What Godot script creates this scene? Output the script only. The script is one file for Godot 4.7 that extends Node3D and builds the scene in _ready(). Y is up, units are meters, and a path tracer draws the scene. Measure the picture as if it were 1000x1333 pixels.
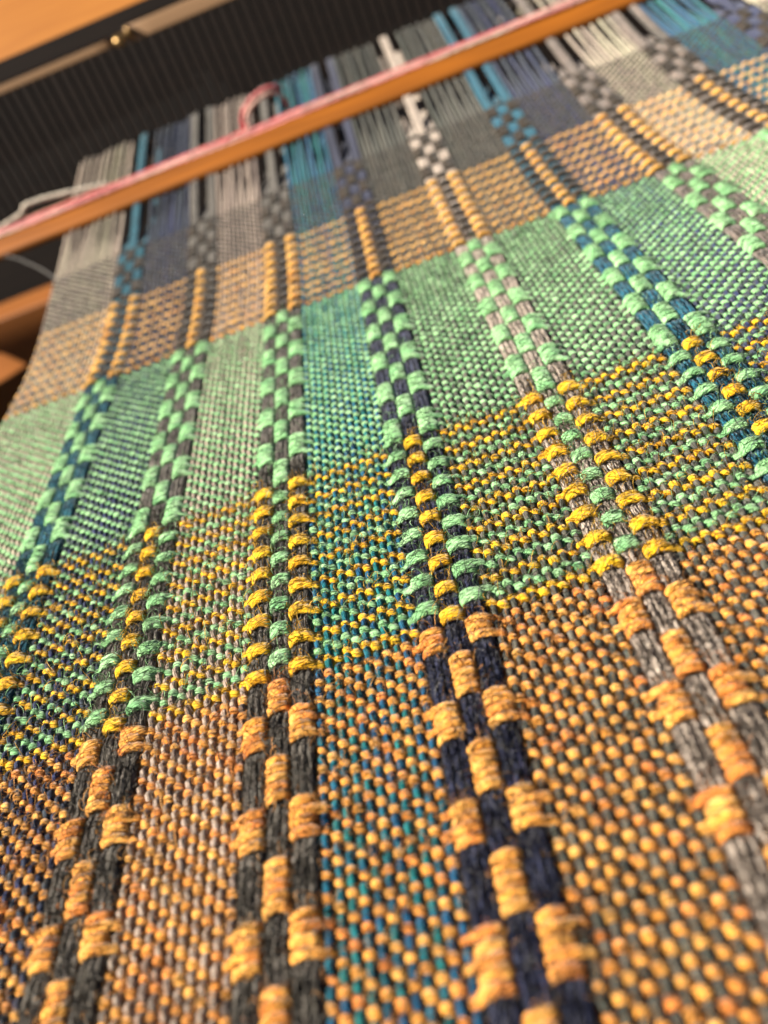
extends Node3D
# A half-finished handwoven cloth on a loom, seen from close above. Lengths are worked out in "ends"
# (the spacing of two neighbouring warp threads) and turned into metres by E.
const E := 0.002
const PITCH := 1.06            # spacing of two neighbouring weft picks, in ends
const LEFT_EDGE := -56.5
const RIGHT_EDGE := 128.0
const NEAR_END := 146.0
const FELL := -60.0            # where the woven part stops
const REED_Z := -131.0

var rng := RandomNumberGenerator.new()
var wave := FastNoiseLite.new()
var used := {}
var yarn_mat: StandardMaterial3D
var fibre_mat: StandardMaterial3D
var eye: Camera3D
var cam_inv: Transform3D
var f_px := 1240.0

# warp columns
var col_x := PackedFloat32Array()
var col_cord := PackedInt32Array()      # 0 plain, 1..3 which cord of its rib
var col_slot := PackedInt32Array()      # position in the plain run, or -1,0,1 within the cord
var col_stripe := PackedInt32Array()    # rib number
var col_a := PackedColorArray()
var col_b := PackedColorArray()
var col_name := PackedStringArray()
# weft picks
var pick_z := PackedFloat32Array()
var pick_state := PackedInt32Array()
var pick_kind := PackedInt32Array()
var pick_mate := PackedFloat32Array()   # shift towards its mate in paired bands
var over: Array = []                     # per pick: PackedByteArray per column
var fuzz: Array = [PackedFloat32Array(), PackedFloat32Array(), PackedFloat32Array(), PackedFloat32Array()]

func lin(r: float, g: float, b: float) -> Color:
	return Color(r / 255.0, g / 255.0, b / 255.0).srgb_to_linear()

func numbered(called: String, parent: Node) -> String:
	var key := str(parent.get_instance_id()) + called
	var n: int = used.get(key, 0)
	used[key] = n + 1
	return called if n == 0 else "%s_%03d" % [called, n]

func group(called: String, parent: Node3D) -> Node3D:
	var o := Node3D.new()
	o.name = numbered(called, parent)
	parent.add_child(o, true)
	return o

func obj(called: String, mesh: Mesh, mat: Material, parent: Node3D) -> MeshInstance3D:
	var o := MeshInstance3D.new()
	o.name = numbered(called, parent)
	o.mesh = mesh
	o.material_override = mat
	parent.add_child(o, true)
	return o

func tag(o: Node, label: String, category := "", called_group := "", kind := "") -> void:
	if label != "":
		o.set_meta("label", label)
	if category != "":
		o.set_meta("category", category)
	if called_group != "":
		o.set_meta("group", called_group)
	if kind != "":
		o.set_meta("kind", kind)

# height of the cloth's middle: flat near the viewer, rising towards the reed
func rise(z: float) -> float:
	var t := -24.5 - z
	if t < -15.0:
		return 0.0
	if t > 15.0:
		return 0.156 * t
	return 0.156 * (t + 15.0) * (t + 15.0) / 60.0

func tilt(z: float) -> Vector3:
	var t := clampf((-24.5 - z + 15.0) / 30.0, 0.0, 1.0)
	return Vector3(0, 1, 0.156 * t).normalized()

func shows(p: Vector3, margin: float) -> bool:
	var q := cam_inv * (p * E)
	if q.z > -0.01:
		return false
	var u := q.x / -q.z * f_px
	var v := q.y / -q.z * f_px
	return absf(u) < 500.0 + margin and absf(v) < 666.0 + margin

# ---------------------------------------------------------------- yarn
func yarn(p: PackedVector3Array, up: PackedVector3Array, ra: PackedFloat32Array, rb: PackedFloat32Array, c: PackedColorArray, sides: int, twist: float, u_off: float, lump := 0.035) -> ArrayMesh:
	var n := p.size()
	var vs := PackedVector3Array()
	var ns := PackedVector3Array()
	var uv := PackedVector2Array()
	var cs := PackedColorArray()
	var ix := PackedInt32Array()
	var row := sides + 1
	vs.resize(n * row); ns.resize(n * row); uv.resize(n * row); cs.resize(n * row)
	ix.resize((n - 1) * sides * 6)
	var ca := PackedFloat32Array()
	var sa := PackedFloat32Array()
	for k in row:
		ca.append(cos(TAU * k / sides)); sa.append(sin(TAU * k / sides))
	var along := 0.0
	var w := 0
	var m := 0
	for i in n:
		var t := (p[mini(i + 1, n - 1)] - p[maxi(i - 1, 0)]).normalized()
		if i > 0:
			along += p[i].distance_to(p[i - 1])
		var b := t.cross(up[i]).normalized()
		var nn := b.cross(t)
		var a := ra[i]
		var s := rb[i]
		var ph := along * twist
		for k in row:
			var lobe := 1.0 + lump * cos(3.0 * (TAU * k / sides) - ph)
			var dy := ca[k]
			var dx := sa[k]
			vs[w] = (p[i] + nn * (a * dy * lobe) + b * (s * dx * lobe)) * E
			ns[w] = (nn * (dy / a) + b * (dx / s)).normalized()
			uv[w] = Vector2(along * 0.16 + u_off, float(k) / sides + along * twist * 0.08 + u_off * 7.3)
			cs[w] = c[i]
			w += 1
		if i < n - 1:
			var r0 := i * row
			for k in sides:
				ix[m] = r0 + k; ix[m + 1] = r0 + row + k; ix[m + 2] = r0 + k + 1
				ix[m + 3] = r0 + k + 1; ix[m + 4] = r0 + row + k; ix[m + 5] = r0 + row + k + 1
				m += 6
	var arr := []
	arr.resize(Mesh.ARRAY_MAX)
	arr[Mesh.ARRAY_VERTEX] = vs
	arr[Mesh.ARRAY_NORMAL] = ns
	arr[Mesh.ARRAY_TEX_UV] = uv
	arr[Mesh.ARRAY_COLOR] = cs
	arr[Mesh.ARRAY_INDEX] = ix
	var me := ArrayMesh.new()
	me.add_surface_from_arrays(Mesh.PRIMITIVE_TRIANGLES, arr)
	return me

# one fibre lying on (or standing off) a yarn
func fibre(kind: int, at: Vector3, t: Vector3, out: Vector3, size: float, c: Color) -> void:
	var y := out
	var z := t.cross(y).normalized()
	y = z.cross(t).normalized()
	var s := size * E
	var q := at * E
	fuzz[kind].append_array(PackedFloat32Array([t.x * s, y.x * s, z.x * s, q.x, t.y * s, y.y * s, z.y * s, q.y, t.z * s, y.z * s, z.z * s, q.z, c.r, c.g, c.b, 1.0]))

func fibres_on(at: Vector3, t: Vector3, up: Vector3, ra: float, rb: float, c: Color, lying: int, flying: float) -> void:
	var side := t.cross(up).normalized()
	for k in lying:
		var a := rng.randf_range(-1.45, 1.45)
		var out := (up * cos(a) + side * sin(a))
		var d := (t * (1.0 if rng.randf() < 0.5 else -1.0) + t.cross(out) * rng.randf_range(-0.06, 0.14) + out * rng.randf_range(-0.02, 0.1)).normalized()
		var q := at + up * (ra * cos(a)) + side * (rb * sin(a)) + t * rng.randf_range(-0.6, 0.6)
		var k_c := rng.randf_range(1.0, 1.7)
		var grey := rng.randf_range(0.0, 0.35) if c.get_luminance() < 0.12 and rng.randf() < 0.4 else 0.0
		fibre(rng.randi_range(0, 1), q, d, out, rng.randf_range(0.5, 1.05), Color(c.r * k_c, c.g * k_c, c.b * k_c).lerp(Color(0.62, 0.58, 0.55), grey))
	if rng.randf() < flying:
		var a := rng.randf_range(-1.2, 1.2)
		var out := (up * cos(a) + side * sin(a))
		var d := (t * rng.randf_range(-1, 1) + side * rng.randf_range(-1, 1) + out * rng.randf_range(0.2, 1.1)).normalized()
		var q := at + up * (ra * cos(a)) + side * (rb * sin(a))
		var k_c := rng.randf_range(1.0, 1.9)
		fibre(rng.randi_range(2, 3), q, d, (out + up * 0.3).normalized(), rng.randf_range(0.5, 1.5), Color(c.r * k_c, c.g * k_c, c.b * k_c).lerp(Color(0.85, 0.8, 0.7), 0.14 if c.get_luminance() > 0.12 else 0.3))

func fibre_mesh(kind: int) -> ArrayMesh:
	var st := SurfaceTool.new()
	st.begin(Mesh.PRIMITIVE_TRIANGLES)
	var pts := PackedVector3Array()
	for i in 7:
		var t := i / 6.0
		if kind == 0:
			pts.append(Vector3(t * 1.8 - 0.9, 0.07 * sin(PI * t) - 0.03, 0.08 * sin(4.0 * t)))
		elif kind == 1:
			pts.append(Vector3(t * 1.4 - 0.7, 0.16 * sin(PI * t) - 0.06, 0.22 * t * t - 0.05))
		elif kind == 2:
			pts.append(Vector3(1.3 * sin(t * 1.9), 0.75 * t - 0.35 * t * t, 0.5 * t * t))
		else:
			pts.append(Vector3(0.7 * sin(t * 4.2) + 0.25 * t, 0.5 * (1.0 - cos(t * 4.0)) * 0.8, 0.5 * t - 0.6 * t * t))
	var r := 0.026
	for i in 6:
		var t0 := (pts[mini(i + 1, 6)] - pts[maxi(i - 1, 0)]).normalized()
		var t1 := (pts[mini(i + 2, 6)] - pts[i]).normalized()
		for k in 3:
			var q := []
			var nn := []
			for e in [[i, t0, k], [i + 1, t1, k], [i, t0, k + 1], [i + 1, t1, k + 1]]:
				var t: Vector3 = e[1]
				var b := t.cross(Vector3(0.2, 1, 0.1)).normalized()
				var c := b.cross(t)
				var a: float = TAU * e[2] / 3.0
				var o := b * cos(a) + c * sin(a)
				nn.append(o)
				q.append(pts[e[0]] + o * (r * (0.45 if e[0] == 0 or e[0] == 6 else 1.0)))
			for j in [0, 1, 2, 2, 1, 3]:
				st.set_normal(nn[j])
				st.add_vertex(q[j])
	return st.commit()

# ---------------------------------------------------------------- textures and materials
func fibre_texture(w: int, h: int, count: int, slope: float, base: float, strength: float) -> Image:
	var v := PackedFloat32Array()
	v.resize(w * h)
	v.fill(base)
	for n in count:
		var x := rng.randf() * w
		var y := rng.randf() * h
		var steps := rng.randi_range(int(w * 0.12), int(w * 0.4))
		var s := slope + rng.randf_range(-0.03, 0.03)
		var bend := rng.randf_range(-0.0003, 0.0003)
		var amt := rng.randf_range(-1.0, 1.0) * strength
		var slack := rng.randf_range(-0.05, 0.12)
		var thick := rng.randi_range(1, 2)
		for i in steps:
			var fade := sin(PI * i / steps)
			var xi := int(x + i) % w
			var yy := y + s * i + bend * i * i
			for k in thick:
				var yi := posmod(int(yy) + k, h)
				v[yi * w + xi] += amt * fade
	var by := PackedByteArray()
	by.resize(w * h)
	for i in w * h:
		by[i] = int(clampf(v[i], 0.0, 1.0) * 255.0)
	return Image.create_from_data(w, h, false, Image.FORMAT_L8, by)

func tex(im: Image) -> ImageTexture:
	im.convert(Image.FORMAT_RGB8)
	im.generate_mipmaps()
	return ImageTexture.create_from_image(im)

func make_materials() -> void:
	var tone := fibre_texture(512, 64, 900, 0.02, 0.83, 0.23)
	var high := fibre_texture(512, 64, 800, 0.02, 0.5, 0.3)
	high.bump_map_to_normal_map(3.0)
	yarn_mat = StandardMaterial3D.new()
	yarn_mat.vertex_color_use_as_albedo = true
	yarn_mat.albedo_texture = tex(tone)
	yarn_mat.normal_enabled = true
	yarn_mat.normal_texture = ImageTexture.create_from_image(high)
	yarn_mat.normal_scale = 1.0
	yarn_mat.roughness = 0.85
	yarn_mat.metallic_specular = 0.25
	yarn_mat.rim_enabled = true
	yarn_mat.rim = 0.45
	yarn_mat.rim_tint = 0.6
	yarn_mat.texture_repeat = true
	fibre_mat = StandardMaterial3D.new()
	fibre_mat.vertex_color_use_as_albedo = true
	fibre_mat.roughness = 0.55
	fibre_mat.metallic_specular = 0.4
	fibre_mat.backlight_enabled = true
	fibre_mat.backlight = Color(0.6, 0.6, 0.6)

func wood(dark: Color, light: Color, scale: Vector3, rough := 0.5) -> StandardMaterial3D:
	var w := 512
	var h := 256
	var im := Image.create(w, h, false, Image.FORMAT_RGB8)
	var nz := FastNoiseLite.new()
	nz.seed = rng.randi()
	nz.frequency = 0.011
	nz.fractal_octaves = 4
	var fine := FastNoiseLite.new()
	fine.seed = rng.randi()
	fine.frequency = 0.09
	for y in h:
		for x in w:
			# blended over its edges so that it repeats without a seam
			var fx := float(x) / w
			var g := lerpf(nz.get_noise_2d(x * 0.14, y * 1.6), nz.get_noise_2d((x - w) * 0.14, y * 1.6), fx)
			var ring := 0.5 + 0.5 * sin(g * 22.0 + y * 0.05)
			var pore := lerpf(fine.get_noise_2d(x * 0.25, y * 4.0), fine.get_noise_2d((x - w) * 0.25, y * 4.0), fx)
			var k := clampf(0.25 + 0.5 * ring + 0.35 * pore, 0.0, 1.0)
			im.set_pixel(x, y, dark.lerp(light, k))
	var m := StandardMaterial3D.new()
	m.albedo_texture = tex(im)
	m.uv1_triplanar = true
	m.uv1_scale = scale
	m.roughness = rough
	m.metallic_specular = 0.4
	return m

func plain(c: Color, rough: float, metal := 0.0) -> StandardMaterial3D:
	var m := StandardMaterial3D.new()
	m.albedo_color = c
	m.roughness = rough
	m.metallic = metal
	return m

# a bar along X whose rounded outline lies in (y, z); outline in ends, corner radius r
func bar(outline: PackedVector2Array, r: float, x0: float, x1: float, round_ends := 0.0) -> ArrayMesh:
	var pts := PackedVector2Array()
	var n := outline.size()
	for i in n:
		var a := outline[(i + n - 1) % n]
		var b := outline[i]
		var c := outline[(i + 1) % n]
		var ua := (a - b).normalized()
		var uc := (c - b).normalized()
		var d := minf(r, minf(a.distance_to(b), c.distance_to(b)) * 0.45)
		for k in 6:
			var t := k / 5.0
			pts.append((b + ua * d).lerp(b, t).lerp(b.lerp(b + uc * d, t), t))
	var mid := Vector2.ZERO
	for q in pts:
		mid += q / pts.size()
	var st := SurfaceTool.new()
	st.begin(Mesh.PRIMITIVE_TRIANGLES)
	var xs := [[x0, 0.0], [x0, 0.86], [x0 + r * 0.3, 0.96], [x0 + r, 1.0]]
	for k in 25:
		xs.append([lerpf(x0 + r, x1 - r, k / 24.0), 1.0])
	xs.append_array([[x1 - r, 1.0], [x1 - r * 0.3, 0.96], [x1, 0.86], [x1, 0.0]])
	st.set_smooth_group(0)
	for i in xs.size() - 1:
		if xs[i] == xs[i + 1]:
			continue
		for k in pts.size():
			var p0 := mid + (pts[k] - mid) * float(xs[i][1])
			var p1 := mid + (pts[(k + 1) % pts.size()] - mid) * float(xs[i][1])
			var q0 := mid + (pts[k] - mid) * float(xs[i + 1][1])
			var q1 := mid + (pts[(k + 1) % pts.size()] - mid) * float(xs[i + 1][1])
			var a := Vector3(xs[i][0], p0.x, p0.y) * E
			var b := Vector3(xs[i][0], p1.x, p1.y) * E
			var c := Vector3(xs[i + 1][0], q0.x, q0.y) * E
			var d := Vector3(xs[i + 1][0], q1.x, q1.y) * E
			for v in [a, b, c, c, b, d]:
				st.add_vertex(v)
	st.index()
	st.generate_normals()
	return st.commit()

func _ready() -> void:
	rng.seed = 20417
	wave.seed = 77
	wave.frequency = 1.0
	wave.fractal_octaves = 2
	set_view()
	make_materials()
	build_setting()
	build_loom()
	lay_out()
	build_cloth()
	build_shuttle()

# ---------------------------------------------------------------- camera, sky, sun
func set_view() -> void:
	eye = Camera3D.new()
	eye.name = "camera"
	var right := Vector3(0.93829, -0.33544, 0.08421)
	var up := Vector3(0.32400, 0.76737, -0.55333)
	var back := Vector3(0.12099, 0.54647, 0.82870)
	var b := Basis(right, up, back).orthonormalized()
	eye.transform = Transform3D(b, Vector3(26.189, 60.75, 163.894) * E)
	eye.keep_aspect = Camera3D.KEEP_HEIGHT
	var a := CameraAttributesPhysical.new()
	a.frustum_focal_length = 22.326
	a.frustum_near = 0.01
	a.frustum_far = 60.0
	a.frustum_focus_distance = 102.0 * E
	a.exposure_aperture = 7.4
	eye.attributes = a
	eye.fov = 56.52
	eye.near = 0.01
	eye.far = 60.0
	add_child(eye)
	eye.current = true
	cam_inv = eye.transform.affine_inverse()
	var env := Environment.new()
	env.background_mode = Environment.BG_SKY
	var sky := Sky.new()
	var sm := ProceduralSkyMaterial.new()
	sm.sky_top_color = Color(0.42, 0.52, 0.68)
	sm.sky_horizon_color = Color(0.66, 0.66, 0.64)
	sm.ground_bottom_color = Color(0.12, 0.10, 0.09)
	sm.ground_horizon_color = Color(0.45, 0.43, 0.4)
	sm.sun_angle_max = 1.0
	sky.sky_material = sm
	env.sky = sky
	env.background_energy_multiplier = 0.19
	env.tonemap_mode = Environment.TONE_MAPPER_LINEAR
	env.tonemap_exposure = 2.95
	env.sdfgi_enabled = true
	env.ssao_enabled = true
	env.ssil_enabled = true
	var we := WorldEnvironment.new()
	we.name = "environment"
	we.environment = env
	add_child(we)
	var sun := DirectionalLight3D.new()
	sun.name = "sun"
	var to_sun := Vector3(-0.72, 0.66, 0.14).normalized()
	sun.basis = Basis.looking_at(-to_sun, Vector3.UP)
	sun.light_energy = 1.55
	sun.light_color = Color(1.0, 0.97, 0.91)
	sun.light_angular_distance = 0.5
	sun.shadow_enabled = true
	add_child(sun)

# ---------------------------------------------------------------- floor and loom
func build_setting() -> void:
	var pm := PlaneMesh.new()
	pm.size = Vector2(30, 30)
	var fm := wood(Color(0.05, 0.033, 0.022), Color(0.085, 0.058, 0.04), Vector3(1.2, 1.2, 1.2), 0.8)
	var o := obj("floor", pm, fm, self)
	o.position = Vector3(0, -0.42, 0)
	tag(o, "dark stained wooden floor below the loom", "", "", "structure")

func build_loom() -> void:
	var honey := wood(Color(0.53, 0.32, 0.115), Color(0.60, 0.385, 0.15), Vector3(2.6, 9.0, 9.0), 0.45)
	var brown := wood(Color(0.44, 0.25, 0.09), Color(0.52, 0.31, 0.12), Vector3(3.0, 9.0, 9.0), 0.55)
	var deep := wood(Color(0.10, 0.068, 0.05), Color(0.15, 0.105, 0.08), Vector3(3.0, 7.0, 7.0), 0.7)
	# beater: handrail, caps of the reed, dents
	var beater := group("loom_beater", self)
	tag(beater, "wooden loom beater across the top left, its reed a row of thin dark upright wires", "loom beater")
	obj("handrail", bar(PackedVector2Array([Vector2(48, -125), Vector2(70, -152), Vector2(70, -160), Vector2(51, -160), Vector2(49, -128)]), 1.5, -320, 200), honey, beater)
	var brass := plain(Color(0.62, 0.5, 0.33), 0.35, 1.0)
	var strip := plain(Color(0.52, 0.39, 0.26), 0.6)
	obj("reed_cap", bar(PackedVector2Array([Vector2(40.9, -126.4), Vector2(43.3, -126.8), Vector2(43.3, -133), Vector2(40.9, -133)]), 0.5, -130, -34), strip, beater)
	obj("reed_cap", bar(PackedVector2Array([Vector2(40.3, -125.4), Vector2(44.6, -126.4), Vector2(44.6, -133), Vector2(40.3, -133)]), 0.6, -28.5, 150), strip, beater)
	obj("reed_foot", bar(PackedVector2Array([Vector2(6, -129.6), Vector2(8.5, -129.6), Vector2(8.5, -132.5), Vector2(6, -132.5)]), 0.6, -130, 150), strip, beater)
	# wing screw between the two caps
	var knob := SphereMesh.new()
	knob.radius = 1.75 * E
	knob.height = 3.1 * E
	knob.radial_segments = 24
	knob.rings = 12
	var s := obj("clamp_screw", knob, brass, beater)
	s.position = Vector3(-30.6, 41.8, -124.6) * E
	var stem := CylinderMesh.new()
	stem.top_radius = 0.9 * E
	stem.bottom_radius = 0.9 * E
	stem.height = 5.5 * E
	var s2 := obj("screw_stem", stem, brass, beater)
	s2.rotation.z = PI / 2
	s2.position = Vector3(-29.0, 42.6, -125.6) * E
	var nut := TorusMesh.new()
	nut.inner_radius = 0.75 * E
	nut.outer_radius = 1.6 * E
	nut.rings = 20
	nut.ring_segments = 10
	var s3 := obj("nut", nut, brass, beater)
	s3.rotation.z = PI / 2
	s3.position = Vector3(-27.3, 43.0, -125.4) * E
	var steel := plain(Color(0.02, 0.017, 0.016), 0.6)
	var dent := bar(PackedVector2Array([Vector2(8, -130.2), Vector2(41, -130.2), Vector2(41, -132.2), Vector2(8, -132.2)]), 0.2, -0.3, 0.3)
	for k in 80:
		var o := obj("reed_wire", dent, steel, beater)
		o.position = Vector3(-115.0 + 3.0 * k + rng.randf_range(-0.15, 0.15), 0, 0) * E
		o.rotation.z = rng.randf_range(-0.006, 0.006)
	# frame
	var frame := group("loom", self)
	tag(frame, "wooden loom frame half hidden in the dark behind and below the cloth", "loom frame")
	obj("cross_beam", bar(PackedVector2Array([Vector2(-30, -182), Vector2(-30, -203), Vector2(-60, -203), Vector2(-60, -184)]), 1.2, -260, 120), brown, frame)
	obj("back_board", bar(PackedVector2Array([Vector2(60, -262), Vector2(60, -268), Vector2(-190, -268), Vector2(-190, -262)]), 1.0, -300, 300), deep, frame)
	var tread := obj("floor_board", bar(PackedVector2Array([Vector2(0, 0), Vector2(0, -30), Vector2(-14, -30), Vector2(-14, 0)]), 1.5, -140, 0), brown, frame)
	tread.position = Vector3(-100, -30, -121) * E
	tread.rotation.y = 0.62
	tag(tread, "stubby orange brown board end low at the left")

# ---------------------------------------------------------------- the weave
func add_col(x: float, cord: int, slot: int, stripe: int, a: Color, b: Color, called: String) -> void:
	col_x.append(x); col_cord.append(cord); col_slot.append(slot); col_stripe.append(stripe)
	col_a.append(a); col_b.append(b); col_name.append(called)

func lay_out() -> void:
	var beige := lin(180, 160, 144)
	var beige2 := lin(156, 136, 124)
	var navy := lin(44, 51, 90)
	var navy2 := lin(60, 68, 96)
	var char1 := lin(90, 83, 76)
	var char2 := lin(120, 113, 104)
	var teal := lin(22, 116, 116)
	var blue := lin(26, 86, 124)
	var grey := lin(102, 98, 88)
	var olive := lin(74, 76, 68)
	var pale := lin(190, 180, 152)
	var slate := lin(58, 66, 78)
	var ribs := [[lin(22, 82, 102), lin(34, 104, 120), "teal_blue"], [char1, char2, "charcoal"], [char1, char2, "charcoal"], [lin(40, 43, 68), lin(54, 58, 84), "navy"],
		[lin(188, 171, 156), lin(170, 153, 139), "beige"], [lin(22, 84, 108), lin(32, 106, 126), "teal_blue"], [lin(136, 120, 110), lin(112, 102, 96), "grey"],
		[char1, beige2, "grey"], [navy, navy2, "navy"]]
	var between := [[pale, beige, "pale_beige"], [navy, slate, "navy"], [beige, beige2, "beige"], [teal, blue, "teal"], [grey, olive, "grey"], [olive, grey, "grey"],
		[slate, navy, "navy"], [pale, beige, "pale_beige"], [teal, blue, "teal"], [pale, beige, "pale_beige"]]
	var k := 0
	for i in 17:
		add_col(LEFT_EDGE + 0.5 + i, 0, k, 0, between[0][0], between[0][1], between[0][2]); k += 1
	for r in range(1, 10):
		var c := 18.0 * (r - 3)
		for cord in 3:
			for s in [-1, 0, 1]:
				add_col(c + (cord - 1) * 2.24 + s * 0.64, cord + 1, s, r, ribs[r - 1][0], ribs[r - 1][1], ribs[r - 1][2])
		var n := 11 if r < 9 else 16
		for i in n:
			add_col(c + 4.0 + i, 0, k, r, between[r][0], between[r][1], between[r][2]); k += 1
	# picks, nearest first
	var z := NEAR_END - 0.5
	while z > 94.8:
		var t := int(floor((z - 99.8) / 5.32))
		pick(z, 0, 1 if posmod(t, 2) == 0 else 0, 0.0)
		z -= PITCH
	for i in 34:
		pick(94.4 - i * PITCH, 1 if (i / 2) % 2 == 0 else 2, 1 if (i / 2) % 2 == 0 else 0, (-0.2 if i % 2 == 0 else 0.2))
	for i in 55:
		var zz := 58.3 - i * 1.058
		var j := 54 - i
		pick(zz, 2, ((j + 1) / 5) % 2 if j < 54 else 0, 0.0)
	for i in 34:
		pick(-0.5 - i * 1.045, 3 if (i / 2) % 2 == 0 else 4, 1 if (i / 2) % 2 == 0 else 0, (-0.2 if i % 2 == 0 else 0.2))
	for i in 23:
		pick(-36.3 - i * 1.05, 4, ((i + 3) / 5) % 2, 0.0)
	for j in pick_z.size():
		var row := PackedByteArray()
		row.resize(col_x.size())
		for i in col_x.size():
			if col_cord[i] == 0:
				row[i] = (col_slot[i] + j) % 2
			else:
				var outer := col_cord[i] != 2
				var odd := col_stripe[i] % 2 == 1
				row[i] = 1 if ((outer == odd) == (pick_state[j] == 1)) else 0
				# the outer cords are covered by one pick fewer than the middle one
				if outer and pick_kind[j] == 0 and j > 0 and pick_state[j - 1] != pick_state[j]:
					row[i] = 0
		over.append(row)

func pick(z: float, kind: int, state: int, mate: float) -> void:
	pick_z.append(z + rng.randf_range(-0.09, 0.09)); pick_kind.append(kind); pick_state.append(state); pick_mate.append(mate)

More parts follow.
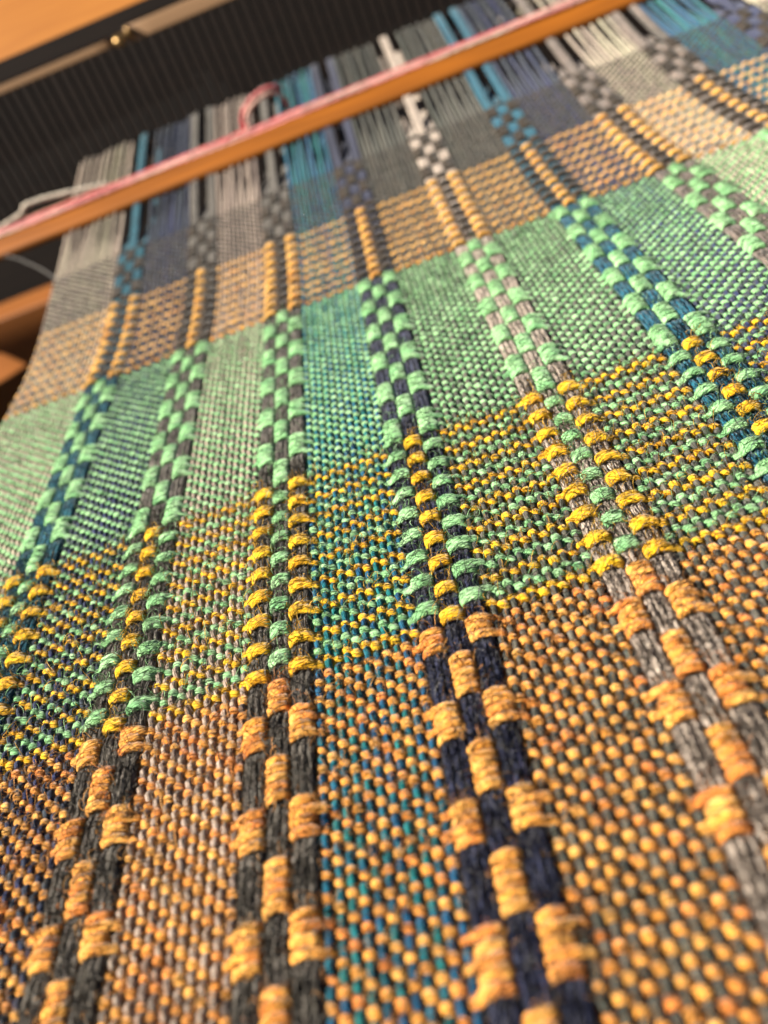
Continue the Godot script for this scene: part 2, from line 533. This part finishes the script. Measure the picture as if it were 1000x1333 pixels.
func build_cloth() -> void:
	var cloth := group("woven_cloth", self)
	tag(cloth, "half-woven striped wool cloth stretched on the loom, banded in orange, yellow, mint green and charcoal", "woven cloth")
	# bands of weft
	var kinds := [["orange", lin(242, 162, 66), lin(248, 182, 90), lin(234, 138, 62)], ["yellow", lin(254, 198, 34), lin(252, 188, 40), lin(246, 174, 30)],
		["green", lin(148, 206, 138), lin(176, 222, 162), lin(122, 184, 122)], ["gold", lin(222, 164, 78), lin(232, 178, 98), lin(206, 138, 62)], ["charcoal", lin(60, 51, 43), lin(76, 65, 54), lin(48, 42, 37)]]
	var bands := []
	for b in [["orange_weft_band", "orange weft band nearest the viewer"], ["yellow_weft_band", "band of paired yellow and mint green weft"], ["green_weft_band", "wide pale mint green weft band"],
			["gold_weft_band", "narrow band of paired gold and charcoal weft"], ["charcoal_weft_band", "dull charcoal weft band by the unwoven warp"]]:
		var g := group(b[0], cloth)
		tag(g, b[1])
		bands.append(g)
	var ncol := col_x.size()
	for j in pick_z.size():
		var z := pick_z[j]
		var kind := pick_kind[j]
		var band: Node3D = bands[0 if z > 94.8 else 1 if z > 58.8 else 2 if z > 0 else 3 if z > -36.1 else 4]
		var y0 := rise(z)
		var up := tilt(z)
		var back := Vector3(1, 0, 0).cross(up)       # towards the viewer along the cloth
		var first := -1
		var last := -1
		for i in ncol:
			if shows(Vector3(col_x[i], y0, z), 150.0):
				if first < 0:
					first = i
				last = i
		if first < 0:
			continue
		first = maxi(0, first - 3)
		last = mini(ncol - 1, last + 3)
		var near := z > 55.0
		var sub := 5 if z > 58.0 else 4 if z > 20.0 else 3
		var sides := 12 if near else 7 if z > 0.0 else 6
		var row: PackedByteArray = over[j]
		var c0: Color = kinds[kind][1]
		var c1: Color = kinds[kind][2]
		var c2: Color = kinds[kind][3]
		var p := PackedVector3Array()
		var us := PackedVector3Array()
		var ra := PackedFloat32Array()
		var rb := PackedFloat32Array()
		var cs := PackedColorArray()
		var hs := PackedFloat32Array()
		var sh := PackedFloat32Array()
		var wd := PackedFloat32Array()
		var slack := rng.randf_range(-0.05, 0.12)
		var thick := rng.randf_range(0.93, 1.07)
		var tone := rng.randf_range(0.93, 1.07)
		var slim := 0.9 if kind == 2 and z < 58.5 else 1.2 if kind == 3 else 0.86 if kind == 4 and z > -36.1 else 1.15 if kind == 4 else 0.94
		# where this pick sits in its block: gathered towards the block's middle
		var gather := pick_mate[j]
		if gather == 0.0:
			var a := j
			while a > 0 and pick_state[a - 1] == pick_state[j] and pick_kind[a - 1] == kind:
				a -= 1
			var b := j
			while b < pick_z.size() - 1 and pick_state[b + 1] == pick_state[j] and pick_kind[b + 1] == kind:
				b += 1
			gather = (j - (a + b) * 0.5) * (0.05 if kind == 0 else 0.13)
		for i in range(first, last + 1):
			var jit := rng.randf_range(-0.07, 0.07)
			if col_cord[i] == 0:
				hs.append((0.34 if row[i] == 1 else -0.44) + jit * 1.4)
				sh.append(rng.randf_range(-0.11, 0.11) + pick_mate[j] * 0.6)
				wd.append(rng.randf_range(0.72, 1.18) * slim if row[i] == 1 else 0.72 * slim)
			elif row[i] == 1:
				hs.append((0.98 if col_slot[i] == 0 else 0.82) + jit * 0.5 + slack)
				sh.append(gather * (1.0 if (col_cord[i] == 2 or pick_mate[j] != 0.0) else 1.0))
				wd.append(rng.randf_range(1.0, 1.12) if kind == 0 else 1.2)
			else:
				hs.append((-0.72 if col_slot[i] == 0 else -0.6) + jit * 0.3)
				sh.append(gather * 0.6)
				wd.append(0.82)
		if first == 0:   # the turn at the left edge
			p.append(Vector3(LEFT_EDGE - 0.25, y0, z) + back * 0.3); us.append(up); ra.append(0.34); rb.append(0.36); cs.append(c0)
		var n := last - first + 1
		for i in n:
			var steps := sub if i < n - 1 else 1
			for k in steps:
				var t := float(k) / sub
				var e := t * t * (3.0 - 2.0 * t)
				var i1 := mini(i + 1, n - 1)
				var x := lerpf(col_x[first + i], col_x[first + i1], t)
				var h := lerpf(hs[i], hs[i1], e)
				var s := lerpf(sh[i], sh[i1], e) + 0.13 * wave.get_noise_2d(x * 0.35, j * 13.7)
				s += 0.11 * sin(TAU * t) * (1.0 if maxf(hs[i], hs[i1]) < 0.6 else 0.0)
				var w := lerpf(wd[i], wd[i1], e) * thick * (1.0 + (0.14 if h < 0.6 else 0.06) * wave.get_noise_2d(x * 0.8, j * 7.1 + 300.0))
				var m1 := wave.get_noise_2d(x * 0.5, j * 19.3 + 80.0)
				var m2 := wave.get_noise_2d(x * 0.22, j * 5.3 + 500.0)
				var c := c0.lerp(c1, clampf(0.4 + m1 * 1.1, 0, 1)).lerp(c2, clampf(m2 * 1.5, 0, 0.9))
				if kind == 2 or (kind == 4 and z < -36.1):
					h *= 0.84
				var q := Vector3(x, y0, z) + up * h + back * s
				p.append(q); us.append(up)
				ra.append((0.31 if h < 0.6 else 0.38) * w); rb.append(0.50 * w)
				cs.append(Color(c.r * tone, c.g * tone, c.b * tone))
				if h > 0.05 and z > -2.0 and (k % 2 == 0 or sub < 4) and x > -70.0:
					var lying := (2 if h < 0.6 else 1) if z > 58.0 else 1
					fibres_on(q, Vector3(1, 0, 0), up, 0.41 * w, 0.5 * w, c, lying, 0.55 if z > 58.0 else 0.3)
					if z > 58.0:
						fibres_on(q, Vector3(1, 0, 0), up, 0.41 * w, 0.5 * w, c, 0, 0.25 if h < 0.6 else 0.1)
		if p.size() < 3:
			continue
		obj(kinds[kind][0] + "_weft_thread", yarn(p, us, ra, rb, cs, sides, 2.3, rng.randf()), yarn_mat, band)
	# warp: plain grounds and ribs
	var holder := {}
	var rib_labels := ["teal blue three-cord rib nearest the left edge of the cloth", "charcoal three-cord rib between the left navy ground and the beige ground", "charcoal three-cord rib between the beige ground and the teal ground",
		"navy three-cord rib down the middle of the cloth", "pale beige three-cord rib right of the navy one", "teal blue three-cord rib right of the pale beige one", "grey three-cord rib at the upper right edge of the picture",
		"charcoal grey rib in the upper right corner beside the teal threads", "navy rib in the top right corner"]
	var ground_labels := ["pale beige ground along the left edge of the cloth", "navy ground between the left teal blue rib and the first charcoal rib", "beige ground between the two charcoal ribs",
		"teal ground between the charcoal rib and the navy rib", "grey ground between the navy rib and the pale beige rib", "olive grey ground between the pale beige rib and the right teal blue rib",
		"dark navy ground between the right teal blue rib and the grey rib", "pale beige ground right of the grey rib", "teal ground in the upper right corner", "pale beige ground in the top right corner"]
	for i in ncol:
		var is_rib := col_cord[i] > 0
		var key := "%d_%d" % [col_stripe[i], int(is_rib)]
		if not holder.has(key):
			var g := group(col_name[i] + ("_warp_rib" if is_rib else "_warp_ground"), cloth)
			tag(g, rib_labels[col_stripe[i] - 1] if is_rib else ground_labels[col_stripe[i]])
			holder[key] = g
		warp_thread(i, holder[key])
	for k in 4:
		var mm := MultiMesh.new()
		mm.transform_format = MultiMesh.TRANSFORM_3D
		mm.use_colors = true
		mm.mesh = fibre_mesh(k)
		mm.instance_count = fuzz[k].size() / 16
		mm.buffer = fuzz[k]
		var o := MultiMeshInstance3D.new()
		o.name = numbered("yarn_fuzz", cloth)
		o.multimesh = mm
		o.material_override = fibre_mat
		tag(o, "", "", "", "stuff")
		cloth.add_child(o, true)

func warp_thread(i: int, parent: Node3D) -> void:
	var x0 := col_x[i]
	var cord := col_cord[i] > 0
	var p := PackedVector3Array()
	var us := PackedVector3Array()
	var ra := PackedFloat32Array()
	var rb := PackedFloat32Array()
	var cs := PackedColorArray()
	var tone := rng.randf_range(0.85, 1.15)
	var mixed := rng.randf() if not cord else 0.4
	var n := pick_z.size()
	var drift := rng.randf_range(-0.06, 0.06)
	# heights at the picks
	var hs := PackedFloat32Array()
	for j in n:
		var wo: int = over[j][i]
		if cord:
			var mid := col_slot[i] == 0
			hs.append((-0.42 if wo == 1 else (0.46 if mid else 0.40)))
		else:
			hs.append(-0.38 if wo == 1 else 0.42)
	var started := false
	for j in n:
		var z := pick_z[j]
		if not shows(Vector3(x0, rise(z), z), 150.0):
			if started:
				break
			continue
		started = true
		var sub := (3 if z > 55.0 else 2)
		var z1 := pick_z[mini(j + 1, n - 1)]
		for k in sub:
			if j == n - 1 and k > 0:
				break
			var t := float(k) / sub
			var e := t * t * (3.0 - 2.0 * t)
			var zz := lerpf(z, z1, t)
			var h := lerpf(hs[j], hs[mini(j + 1, n - 1)], e)
			if cord:   # the cord bends more slowly than one yarn
				h = lerpf(h, 0.25 * (hs[maxi(j - 1, 0)] + 2.0 * hs[j] + hs[mini(j + 1, n - 1)]), 0.5)
			var up := tilt(zz)
			var x := x0 + drift + 0.05 * wave.get_noise_2d(zz * 0.4, i * 9.1)
			if not cord and h > 0.0:
				x += 0.05 * wave.get_noise_2d(zz * 1.3, i * 5.7)
			var m1 := wave.get_noise_2d(zz * 0.45, i * 23.0 + 900.0)
			var c := col_a[i].lerp(col_b[i], clampf(mixed + m1 * 1.2, 0, 1))
			var q := Vector3(x, rise(zz), zz) + up * h
			var fat := 1.0 + 0.15 * wave.get_noise_2d(zz * 0.6, i * 3.3 + 40.0)
			p.append(q); us.append(up)
			ra.append((0.45 if cord else 0.32) * fat)
			rb.append((0.47 if cord else 0.33) * fat)
			cs.append(Color(c.r * tone, c.g * tone, c.b * tone))
			if z > -2.0 and h > 0.0 and (cord or k == 0):
				var lying := (6 if z > 55.0 else 3) if cord else (2 if z > 55.0 else 0)
				fibres_on(q, Vector3(0, 0, 1), up, 0.45 if cord else 0.31, 0.5 if cord else 0.33, c, lying, 0.5 if z > 55.0 else 0.2)
				if z > 55.0:
					fibres_on(q, Vector3(0, 0, 1), up, 0.45, 0.5, c, 0, 0.15)
	# unwoven stretch up to and through the reed: gathered three by three in the dents
	var dent := floorf((x0 + 0.5) / 3.0) * 3.0 + 1.0
	# open shed: half of the threads are down, and of each rib either the middle cord or the outer two
	var lift := rng.randf_range(-0.4, 0.4) + (0.3 if posmod(i, 2) == 0 else -0.9)
	if cord:
		lift = rng.randf_range(-0.2, 0.2) + (0.7 if (col_cord[i] == 2) == (col_stripe[i] % 2 == 1) else -4.5)
	if started or shows(Vector3(x0, rise(-90.0), -90.0), 150.0):
		for k in 19:
			var t := k / 18.0
			var zz := lerpf(FELL - 1.0, -238.0, t)
			var pull := smoothstep(FELL, FELL - 14.0, zz) * 0.55
			var x := lerpf(x0 + drift, (18.0 * (col_stripe[i] - 3) + (col_cord[i] - 2) * 2.33 + col_slot[i] * 0.62) if cord else dent + (x0 - dent) * 0.86, pull)
			x += x0 * 0.018 * smoothstep(-60.0, -131.0, zz)
			var c := col_a[i].lerp(col_b[i], clampf(mixed + 0.8 * wave.get_noise_2d(zz * 0.2, i * 23.0 + 900.0), 0, 1))
			var up := tilt(zz)
			var drop := maxf(0.0, REED_Z - 1.0 - zz) * 0.44     # down through the heddles behind the reed
			p.append(Vector3(x, rise(zz) - drop, zz) + up * (lift * smoothstep(FELL + 2.0, FELL - 26.0, zz)))
			us.append(up)
			ra.append(0.42 if cord else 0.37); rb.append(0.46 if cord else 0.42)
			cs.append(Color(c.r * tone, c.g * tone, c.b * tone))
	if p.size() < 3:
		return
	obj(col_name[i] + "_warp_thread", yarn(p, us, ra, rb, cs, 8 if cord else 6, 0.5 if cord else 2.0, rng.randf(), 0.05 if cord else 0.0), yarn_mat, parent)

# ---------------------------------------------------------------- shuttle
func strand(parent: Node3D, called: String, pts: PackedVector3Array, r: float, a: Color, b: Color, seed_row: float) -> void:
	var cv := Curve3D.new()
	for i in pts.size():
		var t := (pts[mini(i + 1, pts.size() - 1)] - pts[maxi(i - 1, 0)]) / 6.0
		cv.add_point(pts[i], -t, t)
	cv.bake_interval = 0.8
	var p := PackedVector3Array()
	var us := PackedVector3Array()
	var ra := PackedFloat32Array()
	var cs := PackedColorArray()
	var length := cv.get_baked_length()
	var n := int(length / 1.2) + 3
	for k in n:
		var q := cv.sample_baked(length * k / (n - 1.0), true)
		var mix := clampf(0.5 + 1.5 * wave.get_noise_2d(length * k / (n - 1.0) * 0.035, seed_row), 0.0, 1.0)
		var c := a.lerp(b, mix)
		p.append(q + Vector3(0, 0.12 * wave.get_noise_2d(k * 0.3, seed_row + 5.0), 0.12 * wave.get_noise_2d(k * 0.3, seed_row + 9.0)))
		us.append(Vector3(0.03, 0.8, 0.6).normalized())
		ra.append(r * (1.0 + 0.12 * wave.get_noise_2d(k * 0.4, seed_row + 70.0)))
		cs.append(c)
	obj(called, yarn(p, us, ra, ra, cs, 8, 1.6, rng.randf()), yarn_mat, parent)

func build_shuttle() -> void:
	var tan_wood := wood(Color(0.40, 0.22, 0.045), Color(0.58, 0.335, 0.08), Vector3(2.2, 12.0, 12.0), 0.4)
	var sh := group("stick_shuttle", self)
	tag(sh, "long orange wooden stick shuttle wound with pink and white yarn across the bare warp", "shuttle")
	obj("stick", bar(PackedVector2Array([Vector2(9.2, -83.2), Vector2(11.0, -82.8), Vector2(14.6, -87.6), Vector2(13.4, -91.0), Vector2(10.6, -88.2)]), 1.3, -135, 150), tan_wood, sh)
	var pink := lin(200, 74, 78)
	var rose := lin(226, 142, 138)
	var white := lin(206, 186, 166)
	var rows := [[14.4, -87.2, white, rose], [14.7, -88.1, rose, white], [15.2, -88.9, pink, rose], [15.1, -89.8, pink, rose], [14.3, -90.6, pink, rose]]
	for k in rows.size():
		var y: float = rows[k][0]
		var z: float = rows[k][1]
		var pts := PackedVector3Array()
		for i in 12:
			pts.append(Vector3(-130.0 + 25.0 * i, y + rng.randf_range(-0.3, 0.3), z + rng.randf_range(-0.35, 0.35)))
		strand(sh, "wound_yarn", pts, 0.44, rows[k][2], rows[k][3], 40.0 + k * 11.0)
	strand(sh, "yarn_loop", PackedVector3Array([Vector3(-9, 15.2, -88.5), Vector3(-4.4, 15.6, -89), Vector3(-4.3, 17.4, -90), Vector3(-3.2, 19.2, -90), Vector3(-0.6, 21.2, -90), Vector3(3.0, 22.3, -90.2), Vector3(6.3, 22.0, -91), Vector3(7.6, 20.9, -92)]), 0.62, pink, rose, 211.0)
	strand(sh, "yarn_loop", PackedVector3Array([Vector3(-8, 14.9, -88.2), Vector3(-3.3, 15.4, -88.8), Vector3(-3.1, 17.2, -89.4), Vector3(-2.2, 18.8, -89.4), Vector3(0.2, 20.4, -89.4), Vector3(3.2, 21.2, -89.6), Vector3(5.8, 20.9, -90.4), Vector3(7.2, 19.4, -91.4), Vector3(7.6, 16.5, -91.6), Vector3(8.4, 14.5, -91)]), 0.55, white, rose, 244.0)
	strand(sh, "loose_strand", PackedVector3Array([Vector3(-78, 15.6, -89.4), Vector3(-71, 16.1, -89.6), Vector3(-66.5, 16.9, -90), Vector3(-64.4, 18.4, -90), Vector3(-60, 18.3, -90.2), Vector3(-55, 17.7, -90.4), Vector3(-49, 16.8, -90.4), Vector3(-42, 15.6, -90)]), 0.6, white, lin(214, 202, 184), 300.0)
	var tail := group("loose_weft_yarn", self)
	tag(tail, "thin dark yarn slanting from the shuttle down to the left edge of the cloth", "yarn")
	strand(tail, "yarn", PackedVector3Array([Vector3(-80, 10.5, -86), Vector3(-72, 10.0, -82), Vector3(-64, 7.6, -73), Vector3(-58, 5.9, -64), Vector3(-55.5, 5.1, -58)]), 0.3, lin(64, 56, 48), lin(50, 44, 40), 340.0)
